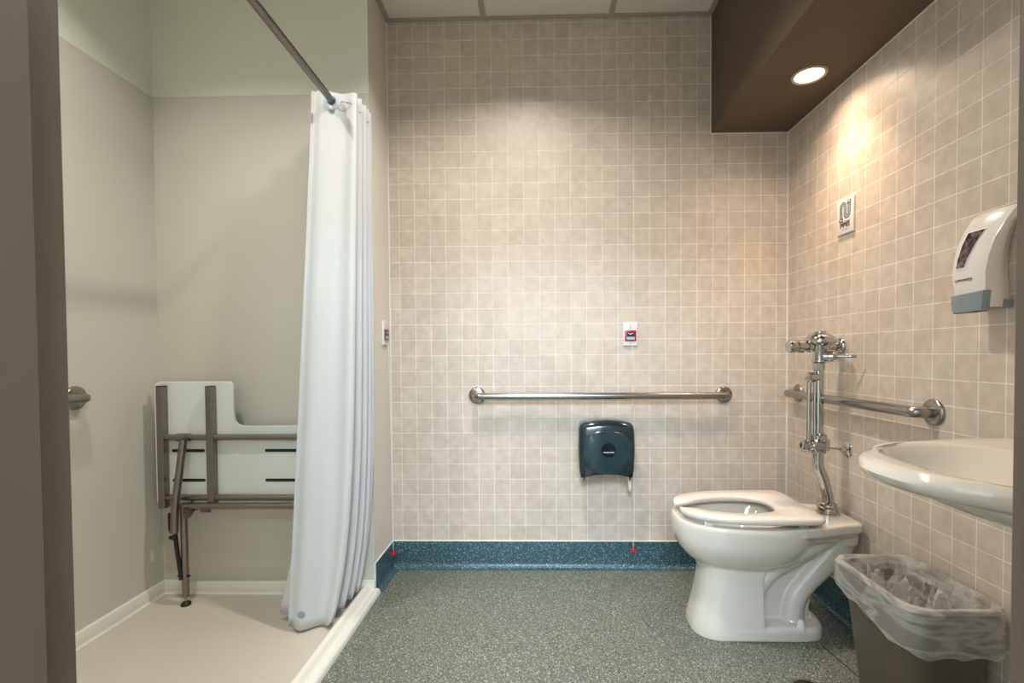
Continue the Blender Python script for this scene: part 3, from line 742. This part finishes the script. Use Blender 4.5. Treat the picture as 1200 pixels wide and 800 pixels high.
# ================================================================== BIN AND LINER
bx0, bx1, by0, by1, bh = .925, 1.166, 1.185, 1.515, .405
bo = thing('waste_bin', 'taupe rectangular waste bin under the basin', 'bin', ((bx0+bx1)/2, (by0+by1)/2, 0))
def br(z, t_, r=.055):   # t_ inset
    return rrect(bx0+t_, bx1-t_*.45, by0+t_, by1-t_, r, z, 8)
h = [br(0, .048, .04), br(.012, .044, .045), br(bh-.03, .010), br(bh-.026, .003), br(bh-.004, .0), br(bh, .004), br(bh-.003, .010), br(bh-.03, .014), br(.02, .05, .04)]
build(G().loft(h), 'body', 'bin', bo, angle=50)
def liner():
    g = G(); n = 132; rings = []
    def per(t_, z): 
        r = 0.055
        pts = rrect(bx0+t_, bx1-t_, by0+t_, by1-t_, r, z, 8); pts.append(pts[0]); L = [0]
        for i in range(1, len(pts)): L.append(L[-1]+(pts[i]-pts[i-1]).length)
        out = []
        for k in range(n):
            s_ = L[-1]*k/n; i = 0
            while L[i+1] < s_: i += 1
            out.append(pts[i].lerp(pts[i+1], (s_-L[i])/(L[i+1]-L[i])))
        return out
    cxx, cyy = (bx0+bx1)/2, (by0+by1)/2
    # (inset, z, wobble horizontally, wobble vertically); first is the outer hem
    spec = [(-.009, -.078, .006, .016), (-.0095, -.058, .006, .012), (-.009, -.036, .005, .008), (-.009, -.018, .004, .003), (-.0085, -.004, .003, .001), (-.004, .0045, .002, .0012), (.006, .006, .002, .0012), (.014, -.002, .004, .003),
            (.020, -.016, .008, .005), (.030, -.032, .016, .008), (.038, -.055, .020, .010), (.045, -.082, .022, .014), (.055, -.11, .022, .016), (.068, -.14, .018, .018), (.085, -.165, .014, .02), (.10, -.175, .01, .02)]
    for ri, (ins, z, wh, wv) in enumerate(spec):
        base = per(ins, bh+z); rr = []
        for k, p in enumerate(base):
            a = k/n*2*PI
            # the bag hem hangs lower at the near corner
            low = 0
            if ri < 4:
                u = max(0, 1-abs((p.y-by0)/.34)); low = -.035*u*(3-ri)/3+.012*(1-u)*(3-ri)/3
            q = Vector((p.x-cxx, p.y-cyy, 0)).normalized()
            crease = noise.noise(Vector((math.cos(a)*4.2, math.sin(a)*4.2, ri*.33)))*1.2+.6*abs(noise.noise(Vector((math.cos(a)*11, math.sin(a)*11, ri*.21))))
            cv = noise.noise(Vector((math.cos(a)*3+7, math.sin(a)*3, ri*.5)))
            if p.x > bx1-.02: wh2 = wh*.2 if ri < 8 else wh
            else: wh2 = wh
            off = q*wh2*crease
            if ri < 5: off = q*abs(wh2*crease)
            x_ = min((p+off).x, XR-.004)
            rr.append(Vector((x_, (p+off).y, p.z+low+wv*cv)))
        rings.append(rr)
    g.loft(rings, False, False)
    # crumpled film in the middle
    N = 22; vs = []; fs = []
    for i in range(N+1):
        for j in range(N+1):
            u, v = i/N*2-1, j/N*2-1
            rx, ry = (bx1-bx0)/2-.035, (by1-by0)/2-.035
            x = cxx+rx*u*math.sqrt(1-v*v/2); y = cyy+ry*v*math.sqrt(1-u*u/2)
            p = Vector((x*24, y*24, 0)); q = Vector((x*60, y*60, 3))
            zz = bh-.075+.12*(abs(noise.noise(p))*1.6-.30)+.040*noise.noise(q)+.02*max(0, .5-abs(u))
            vs.append((x+.012*noise.noise(p*1.3+Vector((5, 0, 0))), y+.012*noise.noise(p*1.3+Vector((0, 5, 0))), zz))
    for i in range(N):
        for j in range(N): fs.append((i*(N+1)+j, (i+1)*(N+1)+j, (i+1)*(N+1)+j+1, i*(N+1)+j+1))
    g.add(vs, fs)
    o = build(g, 'bin_liner', 'film', origin=(cxx, cyy, bh), angle=16)
    tag(o, 'clear crumpled plastic liner folded over the bin rim', 'bin liner')
liner()

# ================================================================== CURTAIN ROD AND CURTAIN
RX, RZ = -.815, 2.052
t = thing('curtain_rod', 'steel shower curtain rod below the ceiling', 'curtain rod', (RX, (YD1+YS)/2, RZ))
RXN = RX+.030
build(G().tube([(RXN, YD1+.002, RZ), (RX-.004, YS-pt-.002, RZ)], .0135, 24), 'rod', 'rod_steel', t)
for y, d in ((YD1, 1), (YS-pt, -1)):
    build(G().lathe((RXN if d > 0 else RX-.004, y, RZ), (0, d, 0), [(0, .034), (.004, .034), (.010, .026), (.020, .018), (.022, .014), (.022, 0)], 28), 'flange', 'steel', t)

# fold nodes: top x, bottom x, top y, bottom y
nodes = [(-.893, -.972, 1.850, 1.756), (-.726, -.806, 1.882, 1.782), (-.865, -1.050, 1.900, 1.838), (-.722, -.800, 1.918, 1.860), (-.868, -.935, 1.945, 1.905),
         (-.722, -.795, 1.968, 1.930), (-.865, -.925, 1.985, 1.955), (-.722, -.790, 2.000, 1.985), (-.860, -.90, 2.015, 2.010), (-.724, -.80, 2.032, 2.030)]
ZT, ZBOT = 2.092, .028
def cur_row(f):     # f 0 top, 1 bottom
    pts = []
    for i, (xt, xb, yt, yb) in enumerate(nodes):
        if i % 2 == 1:      # right edges stay put, then move in behind the threshold near the floor
            fx = f**7*.92+f*.08
        else: fx = f**1.15 if i == 0 else f**2.6
        pts.append((xt+(xb-xt)*fx, yt+(yb-yt)*f))
    out = []
    for i in range(len(pts)-1):
        (x0, y0), (x1, y1) = pts[i], pts[i+1]
        n = 16
        for j in range(n):
            u = j/n
            # panel with gentle waves, rounded at the folds
            x = x0+(x1-x0)*(.5-.5*math.cos(PI*u))
            y = y0+(y1-y0)*u
            amp = (.010+.010*f) if i == 0 else .004
            y += amp*math.sin(u*PI*(3.8 if i == 0 else 2.0)+.5+.3*math.sin(f*3+i))*math.sin(PI*u)**.5
            out.append((x, y))
    out.append(pts[-1]); return out
NR = 60; rows = []
for r in range(NR+1):
    f = r/NR; z = ZT+(ZBOT-ZT)*f
    row = []
    for k, (x, y) in enumerate(cur_row(f)):
        wv = .0022*noise.noise(Vector((x*9, k*.05, z*4)))*min(1, f*4)
        zz = z
        if f > .9 and k < 16: zz += (-.012+.006*math.cos(k/16*6))*(f-.9)*10+(.03*max(0, k-12)/4)*(f-.9)*10
        if f > .9 and k >= 16: zz += .012*(f-.9)*10
        row.append(Vector((x, y+wv, zz)))
    rows.append(row)
t = thing('shower_curtain', 'white shower curtain drawn to the end of its rod', 'shower curtain', (-.80, 1.92, .03))
g = G(); n = len(rows[0]); g.loft(rows, False, False, closed=False)
o = cpan = build(g, 'curtain_panel', 'curtain', t, angle=80)
sm = o.modifiers.new('solid', 'SOLIDIFY'); sm.thickness = .0012; sm.offset = 0
# rings around the rod in the front panels
for k, y in enumerate((1.858, 1.905, 1.930, 1.958, 1.975, 1.993)):
    a, b = .0150, (.033 if k == 0 else .028)
    g = G(); prof = [(0, a), (.003, a), (.0045, a+.003), (.0045, b-.004), (.002, b), (0, b)]
    rings = [[Vector((RX+r*math.cos(2*PI*m/36), y-.006-d, RZ-.004+r*math.sin(2*PI*m/36))) for d, r in prof] for m in range(36)]
    rings.append(rings[0]); g.loft(rings, False, False)
    build(g, 'grommet', 'grommet', t)
# header slit beside each visible ring, and the weight disc in the hem corner
g = G()
for i in range(12):
    pass
g.tube([(RX+.034, 1.858, RZ-.001), (RX+.055, 1.861, RZ-.004), (RX+.072, 1.866, RZ-.006)], .0012, 6)
build(g, 'header_slit', 'ink', cpan)
for i_ in (3, 5, 7):
    nx_, ny_ = nodes[i_][0], nodes[i_][2]
    build(G().tube([(nx_-.016, ny_-.0065, RZ-.012), (nx_-.002, ny_-.0035, RZ-.017)], .0012, 6), 'header_slit', 'ink', cpan)
build(G().lathe((-.918, 1.752, .072), (0, -1, 0), [(0, .0145), (.002, .0145), (.003, .012), (.003, 0)], 24), 'hem_weight', 'magnet', cpan)

# ================================================================== FOLDING SHOWER SEAT
t = thing('folding_bench', 'white fold-up shower seat on steel frame against the shower wall', 'shower seat', (-1.35, YS-pt, .42))
# L-shaped white panel
sx0, sx1, sz0, sz1, nx, nz = -1.655, -.975, .428, .947, -1.313, .757
poly = fillet([(sx0+.02, 0, sz0), (sx1, 0, sz0), (sx1, 0, nz), (nx, 0, nz), (nx, 0, sz1), (sx0, 0, sz1), (sx0, 0, sz0), (sx0+.02, 0, sz0)], .026, 6)
# larger radius in the notch
arc = []
P = [(sx0, sz0, .012), (sx1, sz0, .012), (sx1, nz, .012), (nx, nz, .048), (nx, sz1, .026), (sx0, sz1, .026)]
for i, (x, z, r) in enumerate(P):
    a = Vector((P[i-1][0], 0, P[i-1][1])); b = Vector((x, 0, z)); c_ = Vector((P[(i+1) % 6][0], 0, P[(i+1) % 6][1]))
    p, q = b+(a-b).normalized()*r, b+(c_-b).normalized()*r
    for j in range(9):
        u = j/8; arc.append(p*(1-u)**2+b*2*u*(1-u)+q*u*u)
yp = 1.978
build(G().prism([v+Vector((0, yp, 0)) for v in arc], (0, .013, 0)), 'seat_panel', 'phenolic', t, bevel=.0015, smooth=False)
# drain slots
for z in (.652, .525):
    for x0, x1 in ((-1.583, -1.44), (-1.181, -1.00)):
        g = G(); r = .0065
        ring = [Vector((x0+r-r*math.sin(PI*k/8), yp-.0008, z+r*math.cos(PI*k/8))) for k in range(9)]+[Vector((x1-r+r*math.sin(PI*k/8), yp-.0008, z-r*math.cos(PI*k/8))) for k in range(9)]
        build(g.prism(ring, (0, .002, 0)), 'drain_slot', 'black', t, smooth=False)
# upright channels
for x, z0, z1 in ((-1.6095, .412, .928), (-1.399, .424, .926)):
    g = G().box((x-.014, yp-.032, z0), (x+.014, yp-.001, z1)); up_ = build(g, 'upright', 'steel_dark', t, bevel=.002)
    build(G().box((x-.0132, yp-.0312, z1-.0005), (x+.0132, yp-.0018, z1+.0035)), 'end_cap', 'black', up_, bevel=.001)
# cross tubes
for z in (.712, .455):
    build(G().tube([(-1.600, yp-.0155, z), (-.975, yp-.0155, z)], .0125, 18), 'cross_tube', 'steel_dark', t)
build(G().tube([(-1.515, yp-.036, .425), (-.975, yp-.036, .425)], .0125, 18), 'hinge_tube', 'steel_dark', t)
# wall hinge plates and the brackets reaching back to the wall
for x in (-1.50, -1.02):
    g = G().lathe((x, yp-.030, .405), (1, 0, 0), [(0, .034), (.006, .034)], 24).box((x, yp-.01, .39), (x+.006, YS-pt-.001, .45)).box((x-.02, YS-pt-.006, .36), (x+.026, YS-pt-.001, .47))
    build(g, 'wall_bracket', 'steel_dark', t, bevel=.001)
# sliding collar and swing leg
g = G().tube([(-1.545, yp-.018, .712), (-1.490, yp-.018, .712)], .0165, 18); build(g, 'collar', 'steel_dark', t)
g = G().tube([(-1.505, yp-.036, .705), (-1.518, yp-.047, .560), (-1.529, yp-.055, .455)], .0145, 18)
g.tube([(-1.529, yp-.055, .46), (-1.535, yp-.055, .385), (-1.540, yp-.052, .318)], .0145, 18)
build(g, 'brace_tube', 'steel_dark', t)
g = G().tube([(-1.512, yp-.034, .435), (-1.514, yp-.030, .04)], .0135, 18)
leg = build(g, 'leg', 'steel_dark', t)
build(G().tube([(-1.514, yp-.030, .042), (-1.514, yp-.030, .018)], .005, 12), 'leg_screw', 'steel', leg)
build(G().lathe((-1.514, yp-.030, .0012), (0, 0, 1), [(0, .019), (.008, .019), (.014, .013), (.017, .006), (.017, 0)], 24), 'rubber_foot', 'black', leg)
g = G().tube([(-1.540, yp-.052, .335), (-1.533, yp-.048, .24), (-1.522, yp-.042, .115)], .0085, 12)
build(g, 'folding_link', 'black', t)
build(G().tube([(-1.556, yp-.056, .30), (-1.530, yp-.056, .295)], .008, 12), 'knob', 'black', t)
g = G().tube([(-1.562, yp-.05, .40), (-1.562, yp-.05, .33), (-1.555, yp-.05, .315)], .0045, 10)
build(g, 'clip', 'black', t)
build(G().tube([(-1.542, yp-.036, .128), (-1.490, yp-.036, .128)], .0045, 10), 'pivot_pin', 'black', t)

# ================================================================== DOWNLIGHTS
def downlight(label, x, y, z, warm, r=.062):
    t = thing('recessed_downlight', label, 'ceiling light', (x, y, z))
    ri = r*.80
    prof = [(0, r), (.003, r), (.006, r*.97), (.007, r*.90), (.004, ri), (.0005, ri)]
    rings = [[Vector((x+q*math.cos(2*PI*m/48), y+q*math.sin(2*PI*m/48), z-d)) for d, q in prof] for m in range(48)]
    rings.append(rings[0])
    build(G().loft(rings, False, False), 'trim_ring', 'trim_tan', t)
    build(G().lathe((x, y, z), (0, 0, -1), [(.0005, ri), (.002, ri*.99), (.003, 0)], 48), 'lens', 'lamp_warm' if warm else 'lamp_cool', t)
    return t
downlight('round lit downlight in the brown soffit', 1.024, 1.838, ZSOF, True)
for i_, (x_, y_) in enumerate(((-.10, 1.52), (-1.20, 1.20))):
    r, ri = .062, .052
    prof = [(0, r), (.003, r), (.006, r*.97), (.007, r*.90), (.004, ri), (.0005, ri)]
    rings = [[Vector((x_+q*math.cos(2*PI*m/48), y_+q*math.sin(2*PI*m/48), ZC-d)) for d, q in prof] for m in range(48)]; rings.append(rings[0])
    struct(build(G().loft(rings, False, False), 'trim_%d' % (6+i_), 'white_plastic'))

def area(name, loc, size, power, col, spread=180, rot=(0, 0, 0), shape='DISK', sy=None):
    l = bpy.data.lights.new(name, 'AREA'); l.shape = shape; l.size = size; l.energy = power; l.color = col
    if sy: l.size_y = sy
    l.spread = math.radians(spread)
    o = bpy.data.objects.new(name, l); o.location = loc; o.rotation_euler = rot; COL.objects.link(o); return o
area('soffit_lamp', (1.024, 1.838, ZSOF-.009), .09, 2.0, (1, .76, .55), 140)
area('soffit_lamp_core', (1.024, 1.838, ZSOF-.0095), .08, 1.9, (1, .72, .48), 88)
area('ceiling_lamp', (-.10, 1.52, ZC-.009), .10, 17, (1, .94, .87), 130)
area('shower_lamp', (-1.20, 1.20, ZC-.009), .10, 9.5, (1, .97, .91), 130)
area('hall_fill', (-.1, -1.5, ZC-.02), 1.2, 255, (.66, .83, 1), 180, shape='RECTANGLE', sy=1.2)  # added cool fill light coming through the doorway, no fixture known there

w = bpy.data.worlds.new('world'); S.world = w; w.use_nodes = True
w.node_tree.nodes['Background'].inputs[0].default_value = (.8, .88, 1, 1); w.node_tree.nodes['Background'].inputs[1].default_value = .3

# ================================================================== CAMERA
F, CX, CY, PP, YY, RR, H = 552.7527, 623.1294, 425.299, -.0216, .0208, -.0066, 1.0599
import json
cyw, syw = math.cos(YY), math.sin(YY); cp, sp_ = math.cos(PP), math.sin(PP)
fw = Vector((-syw*cp, cyw*cp, sp_)); rt = Vector((cyw, syw, 0)); up = rt.cross(fw)
rt2 = math.cos(RR)*rt+math.sin(RR)*up; up2 = -math.sin(RR)*rt+math.cos(RR)*up
cam = bpy.data.cameras.new('camera'); co = bpy.data.objects.new('camera', cam); COL.objects.link(co)
co.matrix_world = Matrix(((rt2.x, up2.x, -fw.x, 0), (rt2.y, up2.y, -fw.y, 0), (rt2.z, up2.z, -fw.z, H), (0, 0, 0, 1)))
cam.sensor_fit = 'HORIZONTAL'; cam.sensor_width = 36; cam.lens = F/1200*36
cam.shift_x = (600-CX)/1200; cam.shift_y = (CY-400)/1200
cam.clip_start = .02
S.camera = co
S.view_settings.view_transform = 'Standard'; S.view_settings.look = 'None'
S.view_settings.gamma = 1; S.view_settings.use_curve_mapping = False; S.view_settings.exposure = 0.06
